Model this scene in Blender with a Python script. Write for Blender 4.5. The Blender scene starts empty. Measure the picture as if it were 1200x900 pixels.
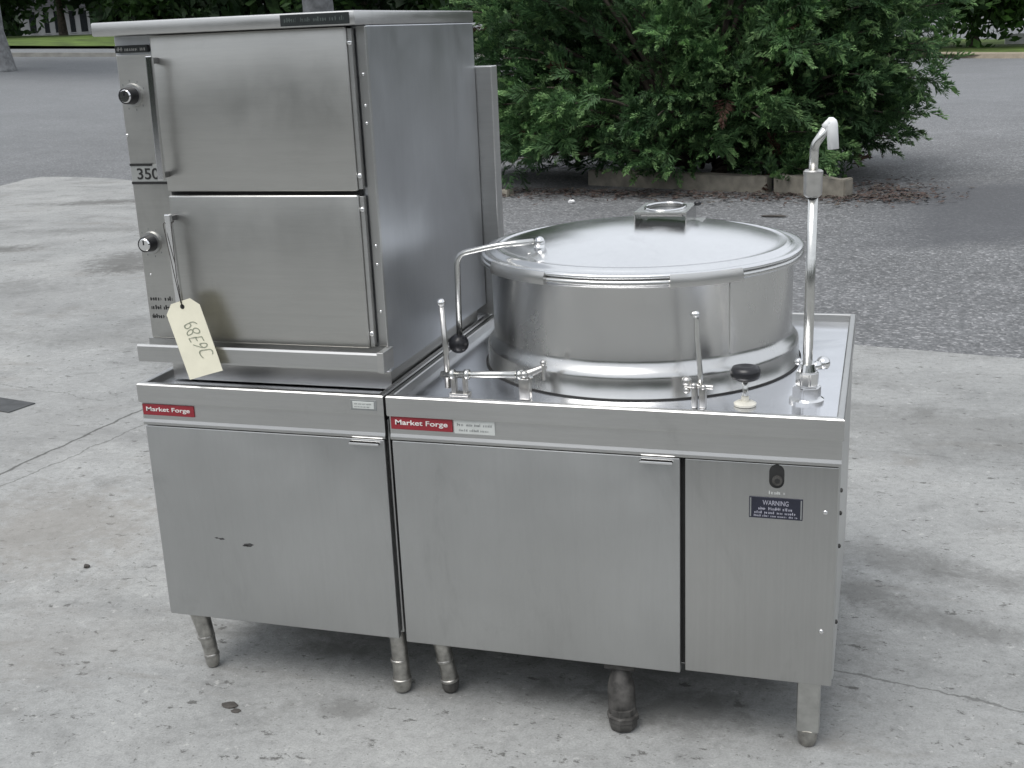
import bpy, bmesh, math, random
import numpy as np
from mathutils import Vector, Matrix
random.seed(11); RNG = np.random.default_rng(7)
S = bpy.context.scene; COL = S.collection
PI = math.pi

# ------------------------------------------------------------------ materials
def mat(name):
    m = bpy.data.materials.new(name); m.use_nodes = True
    nt = m.node_tree; b = nt.nodes['Principled BSDF']
    return m, nt, b
def N(nt, t, **kw):
    n = nt.nodes.new(t)
    for k, v in kw.items(): setattr(n, k, v)
    return n
def L(nt, a, b): nt.links.new(a, b)
def coords(nt, scale=(1,1,1), loc=(0,0,0), rot=(0,0,0), kind='Object'):
    tc = N(nt, 'ShaderNodeTexCoord'); mp = N(nt, 'ShaderNodeMapping')
    mp.inputs['Scale'].default_value = scale; mp.inputs['Location'].default_value = loc; mp.inputs['Rotation'].default_value = rot
    L(nt, tc.outputs[kind], mp.inputs['Vector']); return mp.outputs['Vector']
def noise(nt, vec, scale, detail=4, rough=.55, dist=0):
    n = N(nt, 'ShaderNodeTexNoise'); n.inputs['Scale'].default_value = scale; n.inputs['Detail'].default_value = detail
    n.inputs['Roughness'].default_value = rough; n.inputs['Distortion'].default_value = dist
    L(nt, vec, n.inputs['Vector']); return n.outputs['Fac']
def ramp(nt, fac, stops):
    r = N(nt, 'ShaderNodeValToRGB'); e = r.color_ramp.elements
    while len(e) < len(stops): e.new(.5)
    for i, (p, c) in enumerate(stops):
        e[i].position = p; c = (c, c, c) if isinstance(c, (int, float)) else c
        e[i].color = (*c, 1)
    L(nt, fac, r.inputs['Fac']); return r.outputs['Color']
def mix(nt, fac, a, b, mode='MIX'):
    n = N(nt, 'ShaderNodeMix', data_type='RGBA', blend_type=mode)
    for s, v in ((n.inputs[0], fac), (n.inputs[6], a), (n.inputs[7], b)):
        if isinstance(v, (int, float)): s.default_value = v
        elif isinstance(v, tuple): s.default_value = (*v, 1)
        else: L(nt, v, s)
    return n.outputs[2]
def bump(nt, b, h, strength, dist=.01, normal=None):
    n = N(nt, 'ShaderNodeBump'); n.inputs['Strength'].default_value = strength; n.inputs['Distance'].default_value = dist
    L(nt, h, n.inputs['Height'])
    if normal: L(nt, normal, n.inputs['Normal'])
    L(nt, n.outputs['Normal'], b.inputs['Normal']); return n.outputs['Normal']
def math_(nt, op, a, b=0.0, c=0.0):
    n = N(nt, 'ShaderNodeMath', operation=op)
    for i, v in enumerate((a, b, c)):
        if isinstance(v, (int, float)): n.inputs[i].default_value = v
        else: L(nt, v, n.inputs[i])
    return n.outputs[0]
def maprange(nt, v, a, b, c, d):
    n = N(nt, 'ShaderNodeMapRange'); L(nt, v, n.inputs[0])
    for i, x in enumerate((a, b, c, d)): n.inputs[i+1].default_value = x
    return n.outputs[0]

def plain(name, c, rough=.5, metal=0, var=.15, scale=30, bmp=0):
    m, nt, b = mat(name); v = coords(nt); n = noise(nt, v, scale)
    lo = tuple(x*(1-var) for x in c); hi = tuple(min(1, x*(1+var)) for x in c)
    L(nt, ramp(nt, n, [(.3, lo), (.7, hi)]), b.inputs['Base Color'])
    b.inputs['Roughness'].default_value = rough; b.inputs['Metallic'].default_value = metal
    if bmp: bump(nt, b, n, bmp, .005)
    return m

def steel(name, c=(.58,.58,.56), rough=.34, brush=(3,3,260), wave=.05, brush_amt=.06, spread=.10, smear=.06):
    """brushed stainless: fine soft brush lines, cloudy handling marks, slightly wavy sheet"""
    m, nt, b = mat(name)
    b.inputs['Metallic'].default_value = 1
    vb = coords(nt, brush); nb = noise(nt, vb, 1.0, 2, .5)
    vs = coords(nt); ns = noise(nt, vs, 2.4, 4, .55, .3)
    lo = tuple(x*(1-smear) for x in c); hi = tuple(min(1, x*(1+smear*.6)) for x in c)
    col = ramp(nt, ns, [(.3, lo), (.7, hi)])
    bl = ramp(nt, nb, [(.2, 1-brush_amt), (.8, 1.0)])
    col = mix(nt, 1.0, col, bl, 'MULTIPLY')
    L(nt, col, b.inputs['Base Color'])
    r1 = maprange(nt, ns, .3, .7, rough-spread*.5, rough+spread*.5)
    r2 = maprange(nt, noise(nt, coords(nt, (1,1,.6), (5,1,2)), 6.5, 6, .7, .5), .35, .65, -.025, .025)
    L(nt, math_(nt, 'ADD', r1, r2), b.inputs['Roughness'])
    # thin random scratches and drips: two stretched noises cut to a narrow band
    for sc, am in ((((1.2,1.2,14), .035) if brush[2] > brush[0] else ((7,7,1.3), .018)),):
        q = noise(nt, coords(nt, sc, (3,7,1), (.05,.12,.03)), 2.6, 6, .75, .3)
        col = mix(nt, 1.0, col, ramp(nt, q, [(.44, 1.0), (.495, 1-am), (.505, 1-am), (.56, 1.0)]), 'MULTIPLY')
    gr = noise(nt, coords(nt, (1,1,.45), (2,5,8)), 3.4, 7, .7, .8)
    col = mix(nt, 1.0, col, ramp(nt, gr, [(.56, 1.0), (.72, .86)]), 'MULTIPLY')
    L(nt, col, b.inputs['Base Color'])
    w = noise(nt, vs, 2.1, 2, .5)
    bump(nt, b, w, wave, .05)
    return m

M = {}
M['steel'] = steel('brushed_steel', (.62,.615,.60), .33)
M['steel_v'] = steel('brushed_steel_vertical', (.52,.52,.51), .34, (150,150,2.0), .02)
M['door'] = steel('door_steel', (.555,.552,.53), .36, (1.5,1.5,150), .02, .04, .05, .06)
M['panel'] = steel('cabinet_steel', (.535,.54,.535), .41, (120,120,2.5), .02, .025, .10, .08)
M['side'] = steel('side_steel', (.57,.585,.605), .34, (60,60,1.0), .04, .025, .12, .12)
M['apron'] = steel('apron_steel', (.58,.58,.57), .34, (1.5,1.5,150), .02, .05)
M['pan'] = steel('pan_steel', (.74,.75,.78), .20, (3,120,3), .04, .04, .12)
M['pot'] = steel('kettle_steel', (.61,.61,.60), .25, (24,24,.6), .012, .03, .05, .05)
M['lid'] = steel('lid_steel', (.78,.785,.79), .22, (5,5,5), .012, .02, .06, .04)
M['chrome'] = plain('chrome', (.78,.78,.78), .14, 1, .04)
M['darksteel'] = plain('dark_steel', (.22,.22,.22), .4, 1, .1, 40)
M['castmetal'] = plain('cast_steel', (.55,.54,.52), .32, 1, .12, 40)
M['rod'] = plain('rod_steel', (.62,.62,.60), .25, 1, .08, 60)
M['gap'] = plain('dark_gap', (.02,.02,.02), .7)
M['black'] = plain('black_plastic', (.012,.012,.015), .32)
M['rubber'] = plain('black_print', (.012,.012,.012), .6)
M['red'] = plain('red_badge', (.26,.022,.032), .45, 0, .08)
M['white'] = plain('white_print', (.72,.70,.68), .5)
M['label'] = plain('pale_label', (.60,.62,.60), .4, .2, .06)
M['platetone'] = plain('grey_plate', (.34,.35,.34), .4, .3, .06)
M['bluewarn'] = plain('warning_plate', (.018,.020,.035), .4)
M['greyprint'] = plain('grey_print', (.34,.34,.40), .5)
M['inkgrey'] = plain('faded_print', (.22,.23,.23), .5)
M['badge'] = plain('hood_badge', (.018,.022,.022), .35)
M['badgeprint'] = plain('hood_badge_print', (.06,.075,.07), .5)
M['leg'] = plain('worn_leg', (.42,.41,.385), .36, .95, .28, 55, .06)
M['legsteel'] = plain('leg_steel', (.52,.52,.50), .38, 1, .15, 30)
M['dirty'] = plain('dirty_pipe', (.075,.072,.068), .6, .3, .6, 30, .6)
M['flange'] = plain('cream_flange', (.70,.68,.60), .45)
M['spout'] = plain('spout_sky_glint', (.80,.81,.82), .25, 0, .02)  # white base paints in the sky reflection on the chrome spout
M['tag'] = plain('manila_tag', (.80,.77,.62), .8, 0, .04, 20)
M['ink'] = plain('pencil_ink', (.27,.29,.22), .7)
M['string'] = plain('dark_string', (.05,.045,.04), .9)
M['scuff'] = plain('scuff', (.05,.05,.05), .7)
M['wood'] = plain('weathered_edging', (.20,.185,.155), .9, 0, .3, 8, .5)
M['kerb'] = plain('pale_kerb', (.34,.33,.30), .9, 0, .2, 3, .4)
M['tankerb'] = plain('tan_kerb', (.30,.26,.20), .9, 0, .2, 3, .4)
M['grass'] = plain('grass', (.075,.12,.02), .9, 0, .45, 1.2)
M['bark'] = plain('bark', (.075,.062,.050), .95, 0, .5, 9, .8)
M['palebark'] = plain('pale_bark', (.19,.195,.20), .95, 0, .35, 7, .8)
M['litter'] = plain('brown_litter', (.062,.042,.036), .9, 0, .5, 6)
M['paper'] = plain('white_paper', (.75,.75,.75), .8)
M['wall'] = plain('pale_wall', (.23,.235,.23), .85, 0, .1, 2)
M['roof'] = plain('dark_roof', (.05,.05,.055), .9, 0, .2, 2)
M['glass'] = plain('dark_glass', (.01,.012,.014), .15)
M['plate'] = plain('iron_plate', (.075,.078,.08), .6, .5, .3, 14, .5)
M['rock'] = plain('dark_lump', (.06,.055,.05), .9, 0, .3, 30)

def leafmat(name, c, var=.5):
    m, nt, b = mat(name)
    v = coords(nt); n = noise(nt, v, 2.3, 3); n2 = noise(nt, v, 22, 2)
    lo = tuple(x*(1-var) for x in c); hi = tuple(x*(1+var) for x in c)
    L(nt, ramp(nt, mix(nt, .5, n, n2), [(.35, lo), (.65, hi)]), b.inputs['Base Color'])
    b.inputs['Roughness'].default_value = .6
    b.inputs['Specular IOR Level'].default_value = .35
    tr = N(nt, 'ShaderNodeBsdfTranslucent'); ms = N(nt, 'ShaderNodeMixShader'); ms.inputs[0].default_value = .48
    L(nt, b.inputs['Base Color'].links[0].from_socket, tr.inputs['Color'])
    L(nt, b.outputs[0], ms.inputs[1]); L(nt, tr.outputs[0], ms.inputs[2]); L(nt, ms.outputs[0], nt.nodes['Material Output'].inputs[0])
    return m
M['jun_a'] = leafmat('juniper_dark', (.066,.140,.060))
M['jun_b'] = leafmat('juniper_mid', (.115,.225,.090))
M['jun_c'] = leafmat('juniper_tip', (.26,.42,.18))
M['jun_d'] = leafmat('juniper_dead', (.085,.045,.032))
M['leaf_a'] = leafmat('tree_leaf_dark', (.020,.042,.018))
M['leaf_b'] = leafmat('tree_leaf_mid', (.035,.075,.022))
M['leaf_c'] = leafmat('tree_leaf_bright', (.065,.15,.030))

def concrete():
    m, nt, b = mat('worn_concrete')
    v = coords(nt)
    big = noise(nt, v, .55, 5, .6, .3); med = noise(nt, v, 3.1, 7, .68, .3)
    fine = noise(nt, v, 34, 5, .75); grain = noise(nt, v, 170, 2, .7)
    col = ramp(nt, big, [(.3, (.253,.259,.256)), (.5, (.297,.302,.297)), (.7, (.342,.345,.336))])
    col = mix(nt, .8, col, ramp(nt, med, [(.28, .62), (.46, .94), (.75, 1.14)]), 'MULTIPLY')
    col = mix(nt, .65, col, ramp(nt, fine, [(.28, .66), (.5, 1.0), (.72, 1.18)]), 'MULTIPLY')
    col = mix(nt, .6, col, ramp(nt, grain, [(.25, .70), (.5, 1.0), (.75, 1.22)]), 'MULTIPLY')
    # long grime bands
    vb = coords(nt, (.35,1.15,1), (3.1,.4,0), (0,0,.12)); band = noise(nt, vb, 1.0, 6, .65, .8)
    col = mix(nt, .8, col, ramp(nt, band, [(.30, .66), (.47, 1.0), (1, 1.0)]), 'MULTIPLY')
    # blotches of grime and brown dirt
    bl = noise(nt, coords(nt, (1,1.6,1), (7,2,0)), 2.6, 8, .72, .5)
    col = mix(nt, ramp(nt, bl, [(.58, 0), (.70, .6)]), col, (.15,.15,.143))
    b2 = noise(nt, coords(nt, (.6,1.3,1), (17,5,0), (0,0,-.25)), 1.5, 8, .72, .6)
    col = mix(nt, ramp(nt, b2, [(.55, 0), (.66, .55)]), col, (.19,.182,.168))
    # ragged pits
    pit = noise(nt, coords(nt, (1,1.5,1), (3,9,0)), 15, 7, .72, .3)
    col = mix(nt, ramp(nt, pit, [(.60, 0), (.645, .85)]), col, (.085,.084,.08))
    pit2 = noise(nt, coords(nt, (1,1.4,1), (23,4,0)), 52, 4, .7, .2)
    col = mix(nt, ramp(nt, pit2, [(.62, 0), (.66, .7)]), col, (.12,.118,.112))
    pale = noise(nt, coords(nt, (1,1,1), (13,1,0)), 26, 5, .7)
    col = mix(nt, ramp(nt, pale, [(.61, 0), (.67, .5)]), col, (.46,.46,.445))
    # single spots of oil and dirt, ragged at the rim; some painted shade under the cabinets
    sx = N(nt, 'ShaderNodeSeparateXYZ'); L(nt, v, sx.inputs[0])
    rag = noise(nt, v, 9, 9, .8, .4)
    def stain_and_shade(x, y, rx, ry, ang, amt, c=(.12,.12,.115)):
        nonlocal col
        a = math_(nt, 'ADD', sx.outputs[0], -x); b_ = math_(nt, 'ADD', sx.outputs[1], -y)
        ca, sa = math.cos(ang), math.sin(ang)
        p = math_(nt, 'MULTIPLY', math_(nt, 'ADD', math_(nt, 'MULTIPLY', a, ca), math_(nt, 'MULTIPLY', b_, sa)), 1/rx)
        q = math_(nt, 'MULTIPLY', math_(nt, 'ADD', math_(nt, 'MULTIPLY', b_, ca), math_(nt, 'MULTIPLY', a, -sa)), 1/ry)
        d = math_(nt, 'SQRT', math_(nt, 'ADD', math_(nt, 'MULTIPLY', p, p), math_(nt, 'MULTIPLY', q, q)))
        d = math_(nt, 'ADD', d, math_(nt, 'MULTIPLY', math_(nt, 'SUBTRACT', rag, .5), 3.6))
        col = mix(nt, maprange(nt, d, .35, 1.15, amt, 0), col, c)
    stain_and_shade(-1.75, .80, .55, .45, .3, .5, (.20,.185,.165))
    stain_and_shade(-1.2, .05, .5, .2, .3, .25, (.20,.19,.175))
    stain_and_shade(-3.0, 1.6, 1.3, .9, .4, .38, (.185,.186,.182)); stain_and_shade(-5.0, 4.0, 2.0, .9, .5, .35, (.19,.192,.19)); stain_and_shade(-.25, .45, .5, .22, 0, .5, (.13,.128,.12)); stain_and_shade(.55, .42, .55, .25, 0, .5, (.12,.118,.112))  # last two: dirt under the cabinets, also painted in to deepen the shade
    for a in ((1.25,1.15,.36,.12,-.3,.5), (1.12,.90,.14,.11,0,.6), (1.36,.74,.26,.07,-.3,.5), (1.55,1.05,.3,.08,-.4,.3), (1.45,2.50,1.3,.30,-.1,.38),
              (-.14,-.06,.09,.05,0,.55), (.66,.13,.24,.12,0,.6), (-.30,.22,.12,.06,0,.7), (.34,.14,.10,.06,0,.5), (-7.15,9.05,.85,.24,.3,.85), (-4.72,5.72,.32,.50,.4,.85),
              (-4.52,5.42,.26,.20,0,.9), (-6.30,6.13,.42,.20,.3,.85), (-6.0,7.2,.7,.2,.2,.45), (-5.2,4.6,.8,.35,.2,.35), (-3.2,3.4,.9,.3,.1,.35)): stain_and_shade(*a)
    # cracks: wandering lines
    cw = noise(nt, v, 2.2, 6, .65); cw2 = noise(nt, v, 9, 4, .6)
    def crack(x0, y0, x1, y1, w, amp, dark):
        nonlocal col
        dx, dy = x1-x0, y1-y0; ln = math.hypot(dx, dy); dx /= ln; dy /= ln
        a = math_(nt, 'ADD', math_(nt, 'MULTIPLY', sx.outputs[0], -dy), math_(nt, 'MULTIPLY', sx.outputs[1], dx))
        a = math_(nt, 'ADD', a, dy*x0 - dx*y0)
        a = math_(nt, 'ADD', a, math_(nt, 'MULTIPLY', math_(nt, 'SUBTRACT', cw, .5), amp))
        a = math_(nt, 'ADD', a, math_(nt, 'MULTIPLY', math_(nt, 'SUBTRACT', cw2, .5), amp*.3))
        a = math_(nt, 'ABSOLUTE', a)
        s = math_(nt, 'ADD', math_(nt, 'MULTIPLY', sx.outputs[0], dx), math_(nt, 'MULTIPLY', sx.outputs[1], dy))
        s = math_(nt, 'ADD', s, -(dx*x0+dy*y0))
        inside = math_(nt, 'MULTIPLY', math_(nt, 'GREATER_THAN', s, 0.0), math_(nt, 'LESS_THAN', s, ln))
        f = math_(nt, 'MULTIPLY', maprange(nt, a, w*.35, w, dark, 0), inside)
        col = mix(nt, f, col, (.07,.07,.066))
    crack(-2.36,.6,-2.18,2.6,.011,.10,.85)
    crack(-2.27,.7,-2.03,2.2,.007,.14,.55)
    crack(1.05,.42,2.2,.18,.006,.16,.6)
    crack(-3.9,2.6,-2.5,2.25,.006,.2,.4)
    crack(1.15,2.2,2.9,2.0,.006,.2,.3)
    L(nt, col, b.inputs['Base Color']); b.inputs['Roughness'].default_value = .85
    b.inputs['Specular IOR Level'].default_value = .3
    bump(nt, b, mix(nt, .5, fine, grain), .45, .006)
    return m
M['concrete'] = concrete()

def asphalt():
    m, nt, b = mat('worn_asphalt')
    v = coords(nt)
    vo = N(nt, 'ShaderNodeTexVoronoi'); vo.inputs['Scale'].default_value = 62; L(nt, v, vo.inputs['Vector'])
    sp = N(nt, 'ShaderNodeSeparateColor'); L(nt, vo.outputs['Color'], sp.inputs[0])
    col = ramp(nt, sp.outputs[0], [(0, (.095,.098,.101)), (.55, (.140,.144,.149)), (.86, (.19,.194,.2)), (1, (.32,.32,.325))])
    big = noise(nt, v, .35, 5, .6, .4); med = noise(nt, v, 1.7, 5, .6)
    col = mix(nt, .8, col, ramp(nt, big, [(.3, .78), (.7, 1.22)]), 'MULTIPLY')
    col = mix(nt, .7, col, ramp(nt, med, [(.25, .72), (.7, 1.12)]), 'MULTIPLY')
    mot = noise(nt, v, 11, 6, .75)
    col = mix(nt, .9, col, ramp(nt, mot, [(.3, .68), (.5, 1.0), (.7, 1.25)]), 'MULTIPLY')
    # newer, smoother sealed strip on the right and far lanes worn pale
    sx = N(nt, 'ShaderNodeSeparateXYZ'); L(nt, v, sx.inputs[0])
    wv = math_(nt, 'MULTIPLY', math_(nt, 'SUBTRACT', noise(nt, v, .8, 4), .5), .9)
    e = math_(nt, 'ADD', math_(nt, 'ADD', sx.outputs[1], math_(nt, 'MULTIPLY', sx.outputs[0], -.30)), wv)
    strip = math_(nt, 'MULTIPLY', maprange(nt, e, 6.2, 6.6, 0, 1), maprange(nt, e, 9.4, 10.2, 1, 0))
    strip = math_(nt, 'MULTIPLY', strip, maprange(nt, sx.outputs[0], .8, 1.6, 0, .8))
    col = mix(nt, strip, col, (.068,.071,.078))
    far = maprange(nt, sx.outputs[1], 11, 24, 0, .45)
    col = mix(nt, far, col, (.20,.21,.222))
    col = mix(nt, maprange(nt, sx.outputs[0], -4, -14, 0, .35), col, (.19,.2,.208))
    L(nt, col, b.inputs['Base Color']); b.inputs['Roughness'].default_value = .8
    b.inputs['Specular IOR Level'].default_value = .4
    bump(nt, b, vo.outputs['Distance'], .4, .006)
    return m
M['asphalt'] = asphalt()

# ------------------------------------------------------------------ helpers
def tag(o, label=None, cat=None, group=None, kind=None):
    if label: o['label'] = label
    if cat: o['category'] = cat
    if group: o['group'] = group
    if kind: o['kind'] = kind
    return o
def thing(name, loc, label, cat, group=None):
    o = bpy.data.objects.new(name, None); COL.objects.link(o); o.location = loc
    o.empty_display_size = .1
    return tag(o, label, cat, group)
def root_of(o):
    while o.parent: o = o.parent
    return o
def obj(name, bm, m, parent=None, smooth=False, angle=None):
    """links one bmesh, authored in world coordinates, as ONE mesh object"""
    me = bpy.data.meshes.new(name)
    if parent:
        bm.transform(Matrix.Translation(-Vector(root_of(parent).location)))
    bm.normal_update(); bm.to_mesh(me); bm.free()
    for x in (m if isinstance(m, (list, tuple)) else [m]): me.materials.append(x)
    o = bpy.data.objects.new(name, me); COL.objects.link(o)
    if parent: o.parent = parent
    if smooth or angle:
        me.polygons.foreach_set('use_smooth', [True]*len(me.polygons))
        if angle: me.set_sharp_from_angle(angle=math.radians(angle))
    return o
def box(bm, x0, x1, y0, y1, z0, z1, bev=0, seg=2):
    r = bmesh.ops.create_cube(bm, size=1)
    vs = r['verts']
    bmesh.ops.scale(bm, vec=(abs(x1-x0), abs(y1-y0), abs(z1-z0)), verts=vs)
    bmesh.ops.translate(bm, vec=((x0+x1)/2, (y0+y1)/2, (z0+z1)/2), verts=vs)
    if bev:
        es = list({e for v in vs for e in v.link_edges})
        bmesh.ops.bevel(bm, geom=es, offset=bev, segments=seg, profile=.5, affect='EDGES')
    return vs
def BX(*a, **k):
    bm = bmesh.new(); box(bm, *a, **k); return bm
def lathe(bm, cx, cy, prof, n=96, cap=True):
    rings = []
    for r, z in prof:
        if r < 1e-6: rings.append([bm.verts.new((cx, cy, z))])
        else: rings.append([bm.verts.new((cx+r*math.cos(2*PI*i/n), cy+r*math.sin(2*PI*i/n), z)) for i in range(n)])
    for a, b in zip(rings, rings[1:]):
        for i in range(n):
            j = (i+1) % n
            if len(a) == 1 and len(b) == 1: continue
            if len(a) == 1: bm.faces.new((a[0], b[j], b[i]))
            elif len(b) == 1: bm.faces.new((a[i], a[j], b[0]))
            else: bm.faces.new((a[i], a[j], b[j], b[i]))
    bmesh.ops.recalc_face_normals(bm, faces=bm.faces)
def fillet(pts, r, seg=6):
    pts = [Vector(p) for p in pts]; out = [pts[0]]
    for a, b, c in zip(pts, pts[1:], pts[2:]):
        d1 = (a-b).normalized(); d2 = (c-b).normalized()
        k = min(r, (a-b).length*.45, (c-b).length*.45)
        p, q = b+d1*k, b+d2*k
        for i in range(seg+1):
            t = i/seg; out.append((1-t)**2*p + 2*t*(1-t)*b + t*t*q)
    out.append(pts[-1]); return out
def tube(bm, pts, rad, n=12, caps=True):
    pts = [Vector(p) for p in pts]
    rads = rad if isinstance(rad, (list, tuple)) else [rad]*len(pts)
    prev = None; rings = []
    for i, p in enumerate(pts):
        d = (pts[min(i+1, len(pts)-1)] - pts[max(i-1, 0)]).normalized()
        if prev is None:
            u = d.orthogonal().normalized()
        else:
            u = (prev - d*prev.dot(d)).normalized()
        prev = u; w = d.cross(u)
        rings.append([bm.verts.new(p + (u*math.cos(2*PI*k/n) + w*math.sin(2*PI*k/n))*rads[i]) for k in range(n)])
    for a, b in zip(rings, rings[1:]):
        for k in range(n): bm.faces.new((a[k], a[(k+1) % n], b[(k+1) % n], b[k]))
    if caps:
        bm.faces.new(rings[0][::-1]); bm.faces.new(rings[-1])
def ball(bm, c, r, sx=1, sy=1, sz=1, sub=3):
    res = bmesh.ops.create_icosphere(bm, subdivisions=sub, radius=r)
    bmesh.ops.scale(bm, vec=(sx, sy, sz), verts=res['verts']); bmesh.ops.translate(bm, vec=c, verts=res['verts'])
def disc_y(bm, cx, y0, y1, cz, r, n=32, bev=0, r1=None):
    """cylinder with axis along y"""
    r1 = r if r1 is None else r1
    a = [bm.verts.new((cx+r*math.cos(2*PI*i/n), y0, cz+r*math.sin(2*PI*i/n))) for i in range(n)]
    b = [bm.verts.new((cx+r1*math.cos(2*PI*i/n), y1, cz+r1*math.sin(2*PI*i/n))) for i in range(n)]
    for i in range(n): bm.faces.new((a[i], a[(i+1) % n], b[(i+1) % n], b[i]))
    bm.faces.new(a); bm.faces.new(b)
    bmesh.ops.recalc_face_normals(bm, faces=bm.faces)
def hexnut(bm, cx, cy, z0, z1, r, n=6, bev=.003):
    a = [bm.verts.new((cx+r*math.cos(2*PI*i/n+.3), cy+r*math.sin(2*PI*i/n+.3), z0)) for i in range(n)]
    b = [bm.verts.new((cx+r*math.cos(2*PI*i/n+.3), cy+r*math.sin(2*PI*i/n+.3), z1)) for i in range(n)]
    fs = [bm.faces.new((a[i], a[(i+1) % n], b[(i+1) % n], b[i])) for i in range(n)]
    fs += [bm.faces.new(a[::-1]), bm.faces.new(b)]
    es = list({e for f in fs for e in f.edges})
    bmesh.ops.bevel(bm, geom=es, offset=bev, segments=2, affect='EDGES')
def polyprism(bm, pts, y0, y1, bev=0):
    """outline of (x,z) points extruded along y"""
    a = [bm.verts.new((x, y0, z)) for x, z in pts]; b = [bm.verts.new((x, y1, z)) for x, z in pts]
    n = len(pts); fs = [bm.faces.new(a), bm.faces.new(b[::-1])]
    for i in range(n): fs.append(bm.faces.new((a[i], b[i], b[(i+1) % n], a[(i+1) % n])))
    if bev:
        bmesh.ops.bevel(bm, geom=list({e for f in fs for e in f.edges}), offset=bev, segments=2, affect='EDGES')
    bmesh.ops.recalc_face_normals(bm, faces=bm.faces)
def text_bm(s, x, y, z, w, h, depth=.0006, bold=0.0, rot=0.0):
    """raised lettering in the xz plane facing -y, lower left corner at x, z, fitted to w by h"""
    cu = bpy.data.curves.new('t', 'FONT'); cu.body = s; cu.extrude = .01; cu.offset = bold
    o = bpy.data.objects.new('t', cu); COL.objects.link(o)
    dg = bpy.context.evaluated_depsgraph_get(); dg.update()
    me = bpy.data.meshes.new_from_object(o.evaluated_get(dg))
    bm = bmesh.new(); bm.from_mesh(me)
    bpy.data.objects.remove(o); bpy.data.curves.remove(cu); bpy.data.meshes.remove(me)
    xs = [v.co.x for v in bm.verts]; ys = [v.co.y for v in bm.verts]
    x0, x1, y0, y1 = min(xs), max(xs), min(ys), max(ys)
    for v in bm.verts:
        v.co = Vector(((v.co.x-x0)/(x1-x0)*w, -(v.co.z/.02+.5)*depth, (v.co.y-y0)/(y1-y0)*h))
    bm.transform(Matrix.Translation((x, y, z)) @ Matrix.Rotation(rot, 4, 'Y'))
    bmesh.ops.recalc_face_normals(bm, faces=bm.faces)
    return bm
def scribble(bm, x0, x1, y, z, h, seed, fill=.9):
    """a worn line of print too small to read: short uneven strokes in word groups"""
    r = random.Random(seed); x = x0
    while x < x1:
        wl = r.uniform(3, 7)*h*.5
        e = min(x+wl, x1)
        while x < e:
            s = r.uniform(.12, .3)*h
            hh = h*r.choice((.6, .65, .9))
            box(bm, x, min(x+s, e), y-.0004, y+.0002, z, z+hh)
            if r.random() < .5: box(bm, x+s*.9, min(x+s*2.2, e), y-.00035, y+.0002, z+hh*.4, z+hh*.6)
            x += s*r.uniform(1.9, 2.6)
        x += h*.5
def screw(name, x, y, z, r, parent, m=None):
    bm = bmesh.new(); ball(bm, (x, y, z), r, 1, .5, 1, 2)
    return obj(name, bm, m or M['chrome'], parent, smooth=True)

# ------------------------------------------------------------------ ground
def terr(x, y):
    t = -.9*x + .43*y; k = min(1, max(0, (t-14)/38)); return 2.2*k*k*(3-2*k)
def sheet(name, xs, ys, m, dz=0.0):
    bm = bmesh.new()
    g = [[bm.verts.new((x, y, terr(x, y)+dz)) for x in xs] for y in ys]
    for j in range(len(ys)-1):
        for i in range(len(xs)-1): bm.faces.new((g[j][i], g[j][i+1], g[j+1][i+1], g[j+1][i]))
    o = obj(name, bm, m, smooth=True); tag(o, kind='structure'); return o
def spaced(lo, hi, inner, n_in, n_out):
    a = list(np.linspace(-inner, inner, n_in))
    k = np.linspace(0, 1, n_out+1)[1:]**2
    return [-inner-(-lo-inner)*q for q in k[::-1]] + a + [inner+(hi-inner)*q for q in k]
gx = spaced(-260, 260, 60, 81, 10); gy = spaced(-260, 260, 70, 91, 10)
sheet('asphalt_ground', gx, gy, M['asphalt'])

pad_xy = [(-14,-9),(9,-9),(9,2.3),(5,3.05),(1.84,3.67),(1.05,3.81),(.4,4.15),(-2,6.08),(-5,8.45),(-8.0,10.85),(-8.46,11.12),(-9.13,11.33),
          (-9.6,11.42),(-9.91,11.40),(-9.97,11.2),(-9.89,10.91),(-9.80,10.45),(-10.1,9.6),(-14,7.5)]
bm = bmesh.new()
fine = []
for (a, b) in zip(pad_xy, pad_xy[1:]+pad_xy[:1]):
    n = max(1, int(math.dist(a, b)/.35))
    for i in range(n):
        t = i/n; j = .018 if n > 1 else 0
        fine.append((a[0]+(b[0]-a[0])*t+random.uniform(-j, j), a[1]+(b[1]-a[1])*t+random.uniform(-j, j)))
top = [bm.verts.new((x, y, .012)) for x, y in fine]; bot = [bm.verts.new((x, y, -.05)) for x, y in fine]
bm.faces.new(top)
for i in range(len(top)): bm.faces.new((top[i], bot[i], bot[(i+1) % len(top)], top[(i+1) % len(top)]))
bmesh.ops.recalc_face_normals(bm, faces=bm.faces)
for v in bm.verts: v.co.z -= .012          # top of the slab is z = 0; asphalt lies 12 mm lower there
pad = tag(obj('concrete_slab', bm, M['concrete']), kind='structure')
bpy.data.objects['asphalt_ground'].location.z = -.012

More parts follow.
